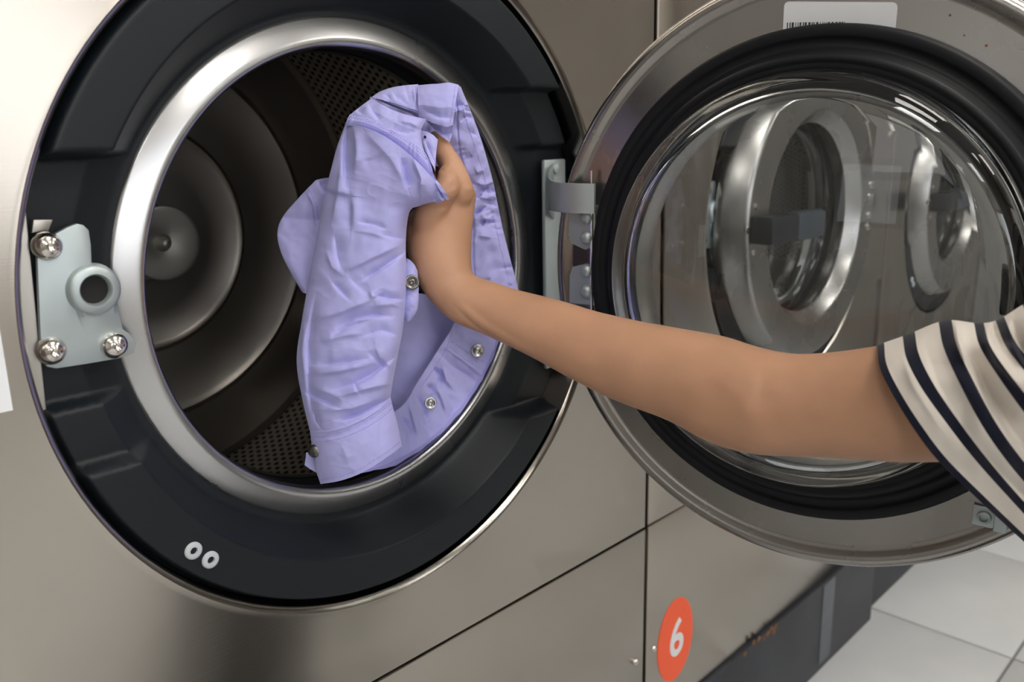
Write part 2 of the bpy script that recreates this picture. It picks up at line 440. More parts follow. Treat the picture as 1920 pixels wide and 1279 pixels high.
DOOR_Y = .016      # local y of the door's inner sheet when shut
def build_door(parent, off, inside):
    """lathe round local y; +y is the drum side.  Returned mesh is the steel shell"""
    R = .2773
    s = MB()
    # outside: bevelled ring, flat face, cone to the window; inside: flat sheet with a rolled lip
    s.lathe([(.180, .002), (.176, -.008), (.173, -.020), (.174, -.0235), (.178, -.026), (.191, -.0455), (.194, -.0485), (.198, -.0494), (.200, -.0495), (.252, -.0490), (.2545, -.0486), (.258, -.0465), (.262, -.042), (.2745, -.016), (.2773, -.008),
             (.2783, -.003), (.2773, .0025), (.274, .0055), (.270, .0062), (.266, .005), (.263, .0015), (.259, .0001), (.2575, 0), (.192, 0), (.19, .0001), (.183, .001)], 160, closed=True)
    d = s.build('door', DOORSTEEL, parent, 40); d.location = (0, DOOR_Y, off)
    MB().lathe([(.2285, .0005), (.2275, .011), (.2262, .0132), (.2245, .0138), (.2185, .0140), (.2168, .0128), (.2150, .0108), (.2115, .0098), (.2080, .0108), (.2050, .0142), (.2030, .0190), (.2010, .0212), (.1975, .0217), (.1955, .0203), (.1945, .0200), (.1925, .0205), (.1900, .0195), (.189, .010), (.189, .0005)], 144, closed=True).build('door_seal', RUBBER, d, 50)
    # thick glass bowl
    out = [(.1885, .001), (.1882, .012), (.1876, .024), (.1868, .034), (.1858, .0390), (.1838, .0425), (.1800, .0448), (.174, .0466), (.165, .0490)]
    out += [(r, .0490+.0085*(1-(r/.165)**2)) for r in np.linspace(.155, .012, 18)]+[(.0001, .0575)]
    inn = [(.0001, .0475)]+[(r, .0475-(.80-math.sqrt(.80**2-r*r))) for r in np.linspace(.012, .163, 20)]+[(.1675, .0285), (.1715, .0250), (.1745, .0200), (.1768, .0140), (.1782, .0080), (.179, .001)]
    MB().lathe(out+inn, 144, closed=True).build('glass_bowl', GLASS, d, 60)
    gm = d.children[-1].data; bm = bmesh.new(); bm.from_mesh(gm); bmesh.ops.remove_doubles(bm, verts=bm.verts[:], dist=2e-4)
    bmesh.ops.recalc_face_normals(bm, faces=bm.faces[:]); bm.to_mesh(gm); bm.free(); gm.shade_smooth()
    # handle on the outside, left in the picture when shut
    h = MB().box((-.250, -.088, -.023), (-.160, -.048, .023), .006)
    ho = h.build('door_handle', BLACK, d, 40)
    for x, z in ((-.238, .036), (-.258, 0), (-.238, -.036)): MB().lathe([(.0062, 0), (.0056, -.003), (.0001, -.0045)], 16, (x, -.047, z)).build('handle_screw', BOLT, d, 60)
    return d
def hinge_parts(parent, off, shut):
    y0 = .028
    b = MB().box((.258, y0, -.15), (.296, y0+.006, .1045), .002)
    b.lathe([(.0065, 0), (.006, -.003), (.0001, -.0045)], 16, (.2775, y0, .094))
    if shut:
        o = b.build('hinge_bracket', ZINC, parent, 40); o.location.z = off
        return
    # curled arm reaching out to the pin
    V = []; n = 14
    for k in range(n+1):
        t = k/n; x = (1-t)**2*.276+2*t*(1-t)*.172+t*t*.206; y = (1-t)**2*.030-2*t*(1-t)*.03-t*t*.088
        zt = .083+.018*(1-t)**4; zb = .052-.02*(1-t)**6
        V += [(x, y, zb), (x, y, zt), (x+.005, y+.002, zt), (x+.005, y+.002, zb)]
    F = []
    for k in range(n):
        for q in range(4): F.append((k*4+q, k*4+(q+1) % 4, (k+1)*4+(q+1) % 4, (k+1)*4+q))
    F += [(0, 1, 2, 3), tuple(n*4+i for i in (3, 2, 1, 0))]
    b.add(V, F)
    o = b.build('hinge_bracket', ZINC, parent, 40); o.location.z = off
    p = MB().tube([(.2135, -.079, .096), (.2135, -.079, -.12)], .0020, 10).build('hinge_pin', BOLT, parent); p.location.z = off

def machine(cx, number):
    root = empty('washing_machine', (cx, 0, FLOOR), cat='washing machine', group='washing machines standing in a row')
    off = -FLOOR
    front_panel(root, off)
    flat_panel('lower_panel', -HW, HW, ZK+.002, Z0-.0012, root, off)
    for x in (-.4155, .4155):
        s = MB().lathe([(.0055, .001), (.005, -.002), (.003, -.0035), (.0001, -.004)], 16, (x, 0, -.6265)).build('panel_screw', BOLT, root, 60); s.location.z = off
    c = MB().box((-HW+.002, .012, ZK), (-HW+.006, .80, ZT-.002)).box((HW-.006, .012, ZK), (HW-.002, .80, ZT-.002)).box((-HW+.002, .78, ZK), (HW-.002, .80, ZT-.002))
    c.box((-HW+.002, .012, ZT-.006), (HW-.002, .80, ZT-.002)).box((-HW+.006, .03, Z0-.012), (HW-.006, .78, Z0-.006))
    o = c.build('cabinet', CABINET, root, 0); o.location.z = off
    build_bezel(root, off); build_ring(root, off); build_drum(root, off); build_latch(root, off)
    for x, z in ((-.2216, -.2022), (-.2077, -.2161)):
        r = MB().lathe([(.0078, .003), (.0076, -.0005), (.0062, -.0016), (.0034, -.0012), (.0030, .0015), (.0001, .002)], 28, (x*1.292, .001, z*1.292)) if False else \
            MB().lathe([(.0078, .003), (.0076, -.0005), (.0062, -.0016), (.0034, -.0012), (.0030, .0015), (.0001, .002)], 28, (x, .001, z))
        q = r.build('plastic_rivet', GREYPL, root, 60); q.location.z = off
    return root, off
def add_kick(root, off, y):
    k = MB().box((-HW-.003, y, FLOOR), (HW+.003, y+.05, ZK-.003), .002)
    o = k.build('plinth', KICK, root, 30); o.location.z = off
    return o

m5, off = machine(0, 5)
m5['label'] = 'steel washing machine with open door, lavender shirt going into its drum'
add_kick(m5, off, -.003)
d5 = build_door(m5, off, True)
A5 = -1.4446+PI
d5.location = (.2504, -.305, off-.005); d5.rotation_euler = (0, 0, A5)
hinge_parts(m5, off, False)
# paper label on the left of the panel
lp = at_y(3, 678, 0)
o = MB().box((float(lp[0])-.04, -.0006, float(lp[2])-.036), (float(lp[0])+.002, .0004, float(lp[2])+.034)).build('paper_label', WHITE, m5, 0); o.location.z = off

def closed_machine(cx, label):
    root, off = machine(cx, 0)
    root['label'] = label
    d = build_door(root, off, False)
    hinge_parts(root, off, True)
    # grip of the handle and hinge screws seen from outside
    MB().box((-.162, -.090, -.024), (-.060, -.058, .024), .008).build('handle_grip', SLATE, d, 40)
    for z in (.055, .031, -.008, -.032):
        MB().lathe([(.0075, 0), (.0068, -.004), (.0001, -.006)], 16, (.236, -.048, z)).build('hinge_screw', BOLT, d, 60)
    return root
m6 = closed_machine(.877, 'steel washing machine with shut door and orange number 6 on lower panel')
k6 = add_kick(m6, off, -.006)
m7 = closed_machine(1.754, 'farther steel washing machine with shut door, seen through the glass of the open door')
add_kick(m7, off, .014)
# orange number sticker on machine 6
def ellipse(a, b, cx, cz, n=48): return [(cx+a*math.cos(2*PI*i/n), cz+b*math.sin(2*PI*i/n)) for i in range(n)]
st = MB().prism(ellipse(.0485, .0705, -.358, -.638), -.0008, .0004).build('number_sticker', ORANGE, m6, 30); st.location.z = off
fc = bpy.data.curves.new('digit', 'FONT'); fc.body = '6'; fc.size = .088; fc.align_x = 'CENTER'; fc.align_y = 'CENTER'; fc.extrude = .0002; fc.offset = .0016
tmp = bpy.data.objects.new('digit', fc); COL.objects.link(tmp)
dg = bpy.context.evaluated_depsgraph_get()
me = bpy.data.meshes.new_from_object(tmp.evaluated_get(dg)); bpy.data.objects.remove(tmp)
me.materials.clear(); me.materials.append(WHITE)
do = bpy.data.objects.new('digit', me); COL.objects.link(do); do.parent = st
zs = [v.co.y for v in me.vertices]; xs = [v.co.x for v in me.vertices]
do.rotation_euler = (PI/2, 0, 0); do.scale = (.92, 1, 1)
do.location = (-.355-(max(xs)+min(xs))/2*.92, -.0012, -.635-(max(zs)+min(zs))/2)
# thin lighter grey patch and rust on the plinth of machine 6
o = MB().box((1.045-.877, -.0075, -.945), (1.098-.877, -.0055, -.765), .0006).build('grey_patch', KICKGREY, m6, 30); o.location.z = off
q = at_y(1445, 1170, -.007)
rb = MB()
for i in range(14):
    x = float(q[0])-.877+random.gauss(0, .045); z = -.764+random.gauss(0, .004); rb.lathe([(random.uniform(.002, .006), 0), (.0001, -.0012)], 7, (x, -.006, z))
o = rb.build('rust_spots', RUST, m6, 0); o.location.z = off; tag(o, kind='stuff')

# parts of the open door that the photograph shows
lab = [(.0318+.0022, .2500), (-.0617, .2400), (-.0613, .2165), (.034, .2205)]
def round_poly(p, r=.005, n=5):
    out = []
    for i in range(len(p)):
        a, b, c = Vector(p[i-1]), Vector(p[i]), Vector(p[(i+1) % len(p)])
        p0 = b+(a-b).normalized()*r; p1 = b+(c-b).normalized()*r
        for k in range(n+1):
            t = k/n; out.append(tuple((1-t)**2*p0+2*t*(1-t)*b+t*t*p1))
    return out
lb = MB().prism([(x, z) for x, z in round_poly(lab)], .0003, .0009)
x = .0305; rb_ = random.Random(3)
while x > -.020:
    wv = rb_.choice([.0006, .0009, .0014, .0018]); zc = .2290-(.031-x)*.073
    lb.box((x-wv, .0009, .212), (x, .0011, zc+.003), mi=1); x -= wv+rb_.choice([.0007, .001, .0015])
x = -.03
lo_ = lb.build('barcode_label', WHITE, d5, 0, mats=[WHITE, INK])
ct = MB().box((-.186, .000, -.200), (-.158, .0035, -.181), .001)
ct.box((-.186, .0035, -.198), (-.176, .013, -.183), .001)
ct.lathe([(.0058, .0035), (.0055, .007), (.0035, .0078), (.0030, .0045), (.0001, .0045)], 20, (-.1675, 0, -.1905))
ct.build('door_catch', ZINC, d5, 40)
def knuckle(z0, z1, zs):
    k = MB()
    poly = [(.258, z1), (.225, z1), (.225, z0+.012), (.23, z0+.004), (.238, z0), (.256, z0+.006), (.2595, z0+.014)] if z0 > .0 else \
           [(.258, z1-.014), (.254, z1-.004), (.24, z1), (.225, z1), (.225, z0), (.2585, z0)]
    k.prism(poly, .0005, .0075, .0008)
    # bevel side faces the viewer (+y), so flip the slab
    for z in zs: k.lathe([(.0078, .0072), (.0075, .0095), (.0055, .0130), (.0030, .0145), (.0001, .0142)], 24, (.2350, 0, z))
    return k
knuckle(.0167, .0643, (.0517, .0300)).build('hinge_knuckle', ZINC, d5, 40)
knuckle(-.0438, .0007, (-.0059, -.0283)).build('hinge_knuckle', ZINC, d5, 40)
# dirt specks on the inner sheet of the door
dk = MB()
for i in range(9):
    a = rb_.uniform(1.7, 2.6); r = rb_.uniform(.232, .262); dk.lathe([(rb_.uniform(.0004, .0016), .0002), (.0001, .0006)], 6, (r*math.cos(a), 0, r*math.sin(a)))
tag(dk.build('rust_specks', RUST, d5, 0), kind='stuff')

# ------------------------------------------------------------------ cloth sheets
def spline(P, n):
    """Catmull-Rom through rows of P (k, ...) resampled to n rows"""
    P = np.asarray(P, float); k = len(P)
    E0 = 2*P[0]-P[1]; E1 = 2*P[-1]-P[-2]
    Q = np.concatenate([E0[None], P, E1[None]])
    t = np.linspace(0, k-1, n); i = np.minimum(t.astype(int), k-2); f = (t-i).reshape(-1, *([1]*(P.ndim-1)))
    a, b, c, d = Q[i], Q[i+1], Q[i+2], Q[i+3]
    return .5*((2*b)+(c-a)*f+(2*a-5*b+4*c-d)*f*f+(3*b-a-3*c+d)*f**3)
def vnoise(X, Y, seed):
    """smooth lattice noise"""
    g = np.random.default_rng(seed).uniform(-1, 1, (64, 64))
    xi = np.floor(X).astype(int); yi = np.floor(Y).astype(int); fx = X-xi; fy = Y-yi
    fx = fx*fx*(3-2*fx); fy = fy*fy*(3-2*fy)
    q = lambda a, b: g[a % 64, b % 64]
    return (q(xi, yi)*(1-fx)+q(xi+1, yi)*fx)*(1-fy)+(q(xi, yi+1)*(1-fx)+q(xi+1, yi+1)*fx)*fy
def crease(PX, PY, pts, w, amp, kind='v'):
    """fold along a polyline: v = valley/ridge line, s = step (one side lower)"""
    best = np.full(PX.shape, 1e9); sgn = np.zeros(PX.shape); tt = np.zeros(PX.shape)
    L = [0]
    for a, b in zip(pts[:-1], pts[1:]): L.append(L[-1]+math.hypot(b[0]-a[0], b[1]-a[1]))
    for k, (a, b) in enumerate(zip(pts[:-1], pts[1:])):
        dx, dy = b[0]-a[0], b[1]-a[1]; l2 = dx*dx+dy*dy
        t = np.clip(((PX-a[0])*dx+(PY-a[1])*dy)/l2, 0, 1)
        ex, ey = PX-a[0]-t*dx, PY-a[1]-t*dy; d = np.hypot(ex, ey)
        m_ = d < best; best = np.where(m_, d, best); sgn = np.where(m_, np.sign(dx*ey-dy*ex), sgn)
        tt = np.where(m_, (L[k]+t*(L[k+1]-L[k]))/L[-1], tt)
    tap = np.clip(np.minimum(tt, 1-tt)*4, 0, 1)*.8+.2
    q = best/w
    if kind == 'v':
        q = best/(w*np.where(sgn > 0, .55, 1.7)); return amp*tap*np.exp(-q**1.6)
    return amp*tap*sgn*q*np.exp(-q*.9)*1.6
class Sheet:
    def __init__(s, name, ctrl, zf, m, parent, origin, nu=60, nv=80, creases=(), noise=(.0008, 26), th=.0011, y_plane=None, rmax=None, back=None, seed=1, extra=None):
        C_ = spline(np.asarray(ctrl, float), nv); C_ = np.swapaxes(spline(np.swapaxes(C_, 0, 1), nu), 0, 1)
        PX, PY = C_[..., 0], C_[..., 1]
        U, V = np.meshgrid(np.linspace(0, 1, nu), np.linspace(0, 1, nv))
        if y_plane is None: Zd = zf(U, V)
        else:
            R_ = FW+((PX-960)/FPX)[..., None]*RT-((PY-639.5)/FPX)[..., None]*UP
            Zd = (y_plane(U, V)-CAM[1])/R_[..., 1]
        D = np.zeros_like(PX)
        for c in creases: D += 1.5*crease(PX, PY, c[0], c[1]*.85, *c[2:])
        if noise: D += noise[0]*(vnoise(PX/noise[1], PY/noise[1], seed)+.5*vnoise(PX/noise[1]*2.3, PY/noise[1]*2.3, seed+1))
        if noise: D -= noise[0]*.55*((1-np.abs(vnoise(PX/27+PY/60+3, PY/21-PX/70, seed+5)))**3)*np.clip(vnoise(PX/60, PY/60, seed+7)+.5, 0, 1)
        if extra is not None: D += extra(PX, PY, U, V)
        R_ = FW+((PX-960)/FPX)[..., None]*RT-((PY-639.5)/FPX)[..., None]*UP
        P = CAM+(Zd+D)[..., None]*R_
        if rmax is not None:
            r = np.hypot(P[..., 0], P[..., 2]); k = np.minimum(1, rmax/np.maximum(r, 1e-6)); P[..., 0] *= k; P[..., 2] *= k
        # second layer: thickness, or the far side of a flattened tube
        B = P+R_*(th if back is None else back(U, V)[..., None])
        s.PX, s.PY, s.P = PX, PY, P
        n = nu*nv; Vt = np.concatenate([P.reshape(-1, 3), B.reshape(-1, 3)])-np.asarray(origin)
        F = []
        for i in range(nv-1):
            for j in range(nu-1):
                a = i*nu+j; F.append((a, a+nu, a+nu+1, a+1)); F.append((n+a, n+a+1, n+a+nu+1, n+a+nu))
        rim = [j for j in range(nu)]+[i*nu+nu-1 for i in range(1, nv)]+[(nv-1)*nu+j for j in range(nu-2, -1, -1)]+[i*nu for i in range(nv-2, 0, -1)]
        for a, b in zip(rim, rim[1:]+rim[:1]): F.append((a, b, n+b, n+a))
        s.o = mesh_obj(name, Vt, F, m, parent, 60); s.origin = np.asarray(origin)
        du = np.gradient(P, axis=1); dv = np.gradient(P, axis=0); N = np.cross(du, dv); N /= np.linalg.norm(N, axis=-1, keepdims=True)+1e-12
        N *= np.where((N*R_).sum(-1) > 0, -1, 1)[..., None]; s.N = N
    def find(s, px, py):
        k = np.argmin((s.PX-px)**2+(s.PY-py)**2); i, j = np.unravel_index(k, s.PX.shape); return s.P[i, j], s.N[i, j]
    def stitches(s, lines, step=5.2, ln=.0016, r=.00028):
        b = MB()
        for pts in lines:
            P_ = spline(np.asarray(pts, float), 200); d = np.concatenate([[0], np.cumsum(np.hypot(*np.diff(P_, axis=0).T))])
            for t in np.arange(0, d[-1], step):
                q = [np.interp(t, d, P_[:, 0]), np.interp(t, d, P_[:, 1])]; q2 = [np.interp(t+step*.6, d, P_[:, 0]), np.interp(t+step*.6, d, P_[:, 1])]
                a, na = s.find(*q); c, nc = s.find(*q2)
                if np.linalg.norm(c-a) < 1e-5: continue
                b.tube([a+na*.0002-s.origin, (a+c)/2+na*.00045-s.origin, c+nc*.0002-s.origin], r, 4)
        if b.v: tag(b.build('stitching', STITCH, s.o, 0), kind='stuff')
    def snap(s, px, py, r, m, name='snap', hollow=True):
        p, n = s.find(px, py); m_ = np.hypot(s.PX-px, s.PY-py) < 26; n = s.N[m_].mean(0); d = CAM-p; n = n/np.linalg.norm(n)+.8*d/np.linalg.norm(d); n /= np.linalg.norm(n); p = p+n*.0009
        prof = [(r, -.0003), (r, .0012), (r*.9, .0019), (r*.72, .0018), (r*.62, .0010), (r*.5, .0008), (r*.42, .0016), (r*.28, .0018), (r*.18, .0010), (.00001, .0008)] if hollow else \
               [(r, -.0003), (r, .0012), (r*.85, .0022), (r*.6, .0028), (r*.3, .0030), (.00001, .0030)]
        b = MB().lathe(prof, 28, axis='z')
        q = Vector(n).to_track_quat('Z', 'Y').to_matrix().to_4x4()
        b.v = [tuple(q @ Vector(v)+Vector(p-s.origin)+Vector(n)*.0003) for v in b.v]
        return b.build(name, m, s.o, 50)

SO = at_y(670, 870, .06); SO = np.array([SO[0], .03, -.215])
shirt = empty('shirt', tuple(SO), 'crumpled lavender button shirt held in a fist at the drum opening', 'shirt')
CONST = lambda z: (lambda U, V: np.full(U.shape, z))
def rowz(zs, bulge=0, edge=0, p=.8, tilt=0):
    def f(U, V):
        z = np.interp(V, np.linspace(0, 1, len(zs)), zs)
        return z-bulge*np.sin(PI*U)**p+edge*(2*U-1)**4+tilt*(U-.5)
    return f
# ---- the sleeve that hangs in front
sl_rows = [
 [(648,232),(682,238),(724,257),(768,290),(808,330),(838,371)],
 [(632,275),(680,283),(725,300),(770,328),(800,356),(812,379)],
 [(620,320),(665,325),(710,340),(745,356),(775,372),(787,386)],
 [(607,372),(645,375),(690,380),(730,386),(755,392),(768,398)],
 [(595,440),(630,440),(670,442),(710,445),(740,448),(761,450)],
 [(580,520),(620,522),(665,525),(705,527),(740,528),(762,528)],
 [(566,600),(610,603),(655,606),(700,608),(735,606),(757,604)],
 [(556,675),(605,685),(650,692),(695,690),(728,682),(745,672)],
 [(566,745),(605,755),(650,752),(690,740),(720,725),(737,712)],
 [(581,809),(615,807),(645,799),(680,783),(708,765),(732,745)]]
V_, S_ = 'v', 's'
sl_cr = [
 ([(650,236),(646,290),(648,350)], 9, .0045), ([(664,240),(668,285),(664,320)], 8, -.0030), ([(640,300),(632,370),(622,420)], 9, -.0022),
 ([(690,250),(735,300),(760,345)], 14, -.0022), ([(752,296),(760,330),(764,352)], 7, .0050), ([(776,300),(790,335),(788,362)], 9, -.0050), ([(720,290),(700,300),(680,303)], 9, .0012),
 ([(612,356),(636,364),(658,367)], 7, .0028, S_), ([(658,367),(660,400),(658,430)], 6, .0022, S_),
 ([(672,416),(700,421),(724,429)], 5, .0020), ([(718,440),(740,446),(760,448)], 7, .0022), ([(665,432),(700,438),(722,446)], 7, -.0012),
 ([(642,515),(652,505),(700,482),(752,458)], 10, -.0030), ([(680,526),(700,514),(730,494),(757,474)], 6, .0038), ([(612,470),(622,500),(642,515)], 8, -.0018),
 ([(628,440),(632,480),(640,505)], 8, .0020), ([(622,528),(638,546),(655,562)], 6, .0026), ([(655,520),(680,545),(694,552)], 10, .0016), ([(694,545),(700,560)], 10, -.0026),
 ([(704,553),(728,560),(758,562)], 6, .0036), ([(586,600),(630,588),(670,572),(700,560)], 11, -.0030), ([(632,613),(664,596),(700,590),(735,594)], 7, .0036), ([(700,575),(735,570),(757,578)], 8, -.0018),
 ([(622,632),(650,614),(690,602)], 6, .0030), ([(600,640),(640,630),(680,625)], 10, -.0018), ([(680,630),(715,620),(745,628)], 7, .0024), ([(592,685),(640,681),(690,673)], 6, .0034),
 ([(582,702),(635,696),(690,684)], 10, -.0030), ([(625,732),(660,722),(695,704),(718,686),(748,664)], 8, .0044), ([(640,742),(690,728),(737,718)], 9, -.0036), ([(664,718),(668,728),(674,738)], 4, .0024),
 ([(572,735),(600,748),(638,766)], 7, .0036), ([(590,728),(620,738),(645,752)], 8, -.0016), ([(632,788),(675,776),(728,748)], 6, .0040), ([(612,770),(660,766),(700,752)], 8, -.0022), ([(588,770),(592,790),(602,804)], 5, .0020),
 ([(590,560),(577,640),(578,720),(588,800)], 8, .0026), ([(572,600),(566,660),(572,720)], 7, -.0020), ([(704,650),(712,670),(735,690)], 8, -.0020), ([(690,660),(720,690)], 6, .0016)]
slv = Sheet('sleeve', sl_rows, rowz([.802,.803,.806,.812,.815,.818,.822,.826,.83,.834], .016, .010, .7), CLOTH, shirt, SO, 170, 440, sl_cr, (.0009, 30),
            back=lambda U, V: .004+.03*np.sin(PI*U)**.6)
slv.stitches([[(583,815),(616,813),(647,805),(682,789),(710,771),(733,751)]])
cf_rows = [[(581,808),(615,806),(645,798),(680,782),(708,764),(732,744)],
 [(584,832),(618,830),(651,822),(685,806),(713,788),(738,768)],
 [(588,858),(623,854),(657,844),(690,828),(719,809),(744,790)],
 [(593,884),(629,879),(664,868),(696,850),(724,831),(749,812)],
 [(601,908),(636,902),(671,890),(702,873),(730,854),(754,836)]]
cuff = Sheet('cuff', cf_rows, rowz([.8325,.831,.831,.833,.836], .015, .010, .7), CLOTH, slv.o, SO, 120, 110,
   [([(585,812),(617,810),(648,802),(683,786),(711,768),(734,748)], 3.5, -.0012), ([(590,824),(640,818),(690,796),(732,772)], 7, .0010), ([(720,770),(712,810),(716,850)], 12, .0016), ([(640,830),(655,870)], 14, -.0012)], (.0006, 24),
   back=lambda U, V: .005+.028*np.sin(PI*U)**.6)
cuff.stitches([[(588,818),(617,816),(648,808),(683,792),(711,774),(735,754)], [(592,828),(619,826),(652,818),(686,802),(714,784),(738,764)], [(604,899),(636,893),(670,881),(700,864),(727,846),(749,829)]])
cuff.snap(590, 846, .0062, SNAPD, hollow=False)
fl_ = Sheet('cuff_flap', [[(574,848),(582,850),(596,853)], [(573,860),(582,864),(598,868)], [(571,872),(582,880),(600,890)]], rowz([.852, .852, .853]), CLOTH, slv.o, SO, 24, 30, (), (.0004, 12))
# ---- yoke, shoulder seam band and gathered bunch
yk = Sheet('yoke', [[(697,184),(714,195),(743,209),(770,217),(787,221),(799,223)],
 [(678,198),(700,208),(734,226),(760,238),(778,244),(789,250)], [(655,216),(698,228),(740,248),(766,266),(784,280),(797,293)]],
 rowz([.806, .800, .800], .006, .006), CLOTH, shirt, SO, 110, 70,
 [([(692,196),(700,210),(712,226)], 8, .0030), ([(745,226),(770,230),(790,240)], 9, -.0020), ([(740,244),(762,250),(784,246)], 7, .0020), ([(668,206),(680,214)], 6, .0018)], (.0009, 20))
band = Sheet('seam_band', [[(655,216),(700,225),(742,246),(774,266),(799,290),(812,332)], [(651,224),(692,232),(735,253),(771,278),(802,308),(824,350)], [(647,234),(686,241),(729,261),(769,292),(807,331),(839,373)]],
 rowz([.799, .797, .799], .005, .004), CLOTH, shirt, SO, 150, 30, (), None,
 extra=lambda PX, PY, U, V: -.0014*np.sin(PI*V)+.0009*np.sin(U*95+2*np.sin(U*31))*np.sin(PI*V)*(.5+.5*np.sin(U*23)))
band.stitches([[(657,219),(700,228),(741,249),(773,269),(798,293),(812,332)], [(650,230),(688,237),(731,257),(770,287),(806,326)], [(654,221),(696,230),(738,251),(772,273),(800,300)]])
bn = Sheet('gathered_fold', [[(803,294),(810,315),(814,334),(822,347),(838,368)], [(795,310),(801,335),(807,352),(816,364),(830,377)], [(784,330),(786,352),(792,366),(806,376),(820,381)]],
 rowz([.800, .802, .812], .005), CLOTH, shirt, SO, 70, 60, [([(800,345),(812,360),(816,376)], 5, .0050), ([(792,330),(796,352),(804,370)], 6, -.0030), ([(815,345),(826,362),(830,374)], 4, .0040)], (.0008, 12))
tip = Sheet('collar_tip', [[(813,334),(817,336)], [(818,345),(827,348)], [(827,360),(837,363)], [(837,375),(843,374)]], rowz([.797, .794, .795, .800], 0, 0), CLOTH, shirt, SO, 14, 40, (), None, th=.0025)
bk = Sheet('inner_fold', [[(694,182),(730,184),(770,190),(800,200),(850,215)], [(690,200),(730,225),(775,240),(805,250),(845,262)], [(690,230),(735,260),(780,290),(815,310),(850,320)]],
 rowz([.872, .872, .880]), CLOTH, shirt, SO, 70, 60, (), (.002, 20))
cl = Sheet('collar_band', [[(694,184),(712,172),(735,164),(760,160),(784,158)], [(698,182),(716,178),(738,176),(762,178),(784,180)], [(702,184),(722,189),(745,196),(768,203),(784,207)], [(705,186),(725,195),(748,204),(770,213),(785,221)]],
 rowz([.850, .838, .832, .842], .004), CLOTH, shirt, SO, 90, 70, [([(704,184),(740,195),(783,209)], 4, .0022), ([(735,170),(745,185),(765,196)], 7, .0022), ([(760,170),(768,190)], 6, .0020), ([(775,165),(778,195)], 5, -.0014), ([(720,176),(732,186)], 5, .0016)], (.0008, 14))
cl.stitches([[(706,184),(740,194),(783,208)], [(780,162),(780,190),(781,217)]])
cr = Sheet('collar', [[(783,160),(803,158),(822,157),(842,155),(860,159)], [(783,176),(803,176),(823,178),(842,176),(857,178)], [(783,196),(803,198),(824,202),(840,201),(853,203)], [(784,222),(804,227),(825,234),(838,238),(849,234)]],
 rowz([.848, .834, .832, .838], .006), CLOTH, shirt, SO, 90, 80, [([(783,160),(784,190),(784,222)], 3, -.0014), ([(800,210),(825,220),(846,222)], 8, .0022)], (.0007, 22))
cr.stitches([[(788,162),(788,190),(789,221)], [(853,163),(849,195),(844,228)]])
cu = Sheet('collar_underside', [[(800,226),(815,232),(832,238),(849,235)], [(808,236),(820,244),(834,250),(848,250)], [(818,247),(826,254),(835,260),(843,266)]], rowz([.842, .848, .846], 0), CLOTH, shirt, SO, 40, 40, (), (.001, 14))
pk = Sheet('button_placket', [[(785,244),(800,247),(812,253),(821,262)], [(785,258),(798,263),(810,270),(819,278)], [(793,276),(802,284),(811,293),(817,300)], [(803,294),(808,304),(813,314),(816,322)]], rowz([.822, .818, .816, .812], .004), CLOTH, shirt, SO, 40, 60, [([(797,262),(808,290),(812,312)], 5, .002)], (.0005, 14))
pk.stitches([[(800,268),(808,284),(815,302)]], step=4.5)
pk.snap(797, 258, .0012, DARK, 'buttonhole', False)
# ---- long inner facing that falls on the right of the fist
def pucker(PX, PY, U, V):
    s_ = PY+.25*PX
    return .0016*np.sin(s_/5.2+2.2*np.sin(s_/13)+5*vnoise(PX/30, PY/30, 4))*(.35+.65*np.abs(vnoise(PX/40, PY/24, 6)))*(np.exp(-((U-.36)/.10)**2)+.6*np.exp(-((U-.93)/.06)**2))+.0030*vnoise(PX/19+PY/45, PY/25-PX/40, 9)+.0018*np.exp(-((U-.34)/.03)**2)
st_rows = [[(846,160),(852,160),(857,160),(861,161),(864,163)], [(836,200),(852,200),(864,201),(873,203),(882,207)], [(832,245),(852,245),(868,246),(885,247),(898,249)], [(836,290),(856,290),(876,292),(895,294),(912,294)],
 [(846,335),(868,335),(888,337),(906,340),(925,343)], [(858,380),(879,380),(896,382),(914,385),(934,387)], [(858,420),(880,420),(899,423),(919,427),(943,430)], [(856,470),(880,470),(900,475),(926,478),(956,482)],
 [(858,515),(882,518),(904,522),(936,525),(969,532)], [(862,560),(888,565),(914,572),(946,577),(982,584)]]
fcr = []; q_ = random.Random(11)
for k in range(34):
    t = q_.uniform(.06, .95); i_ = t*(len(st_rows)-1); a_ = st_rows[int(i_)]; b_ = st_rows[min(int(i_)+1, 9)]; f_ = i_-int(i_)
    w_ = q_.uniform(.40, .95); e_ = w_*4; x_ = np.interp(e_, range(5), [p[0]*(1-f_)+r[0]*f_ for p, r in zip(a_, b_)]); y_ = np.interp(e_, range(5), [p[1]*(1-f_)+r[1]*f_ for p, r in zip(a_, b_)])
    g_ = q_.uniform(-.9, .5); l_ = q_.uniform(7, 17)
    fcr.append(([(x_-l_*math.cos(g_), y_-l_*math.sin(g_)), (x_, y_+q_.uniform(-2, 2)), (x_+l_*math.cos(g_), y_+l_*math.sin(g_))], q_.uniform(3.5, 7), q_.choice([-1, 1, 1])*q_.uniform(.0016, .0036)))
sp = Sheet('front_facing', st_rows, rowz([.875, .885, .90, .915, .93, .94, .945, .95, .955, .96], .006, 0, .8, .02), CLOTH, shirt, SO, 90, 330, fcr, None, extra=pucker)
sp.stitches([[(858,175),(868,205),(880,245),(897,295),(911,345),(921,390),(930,430),(942,480),(954,526)][::1], [(853,205),(858,245),(862,290),(873,335),(884,380),(886,420),(886,470),(890,520)]])
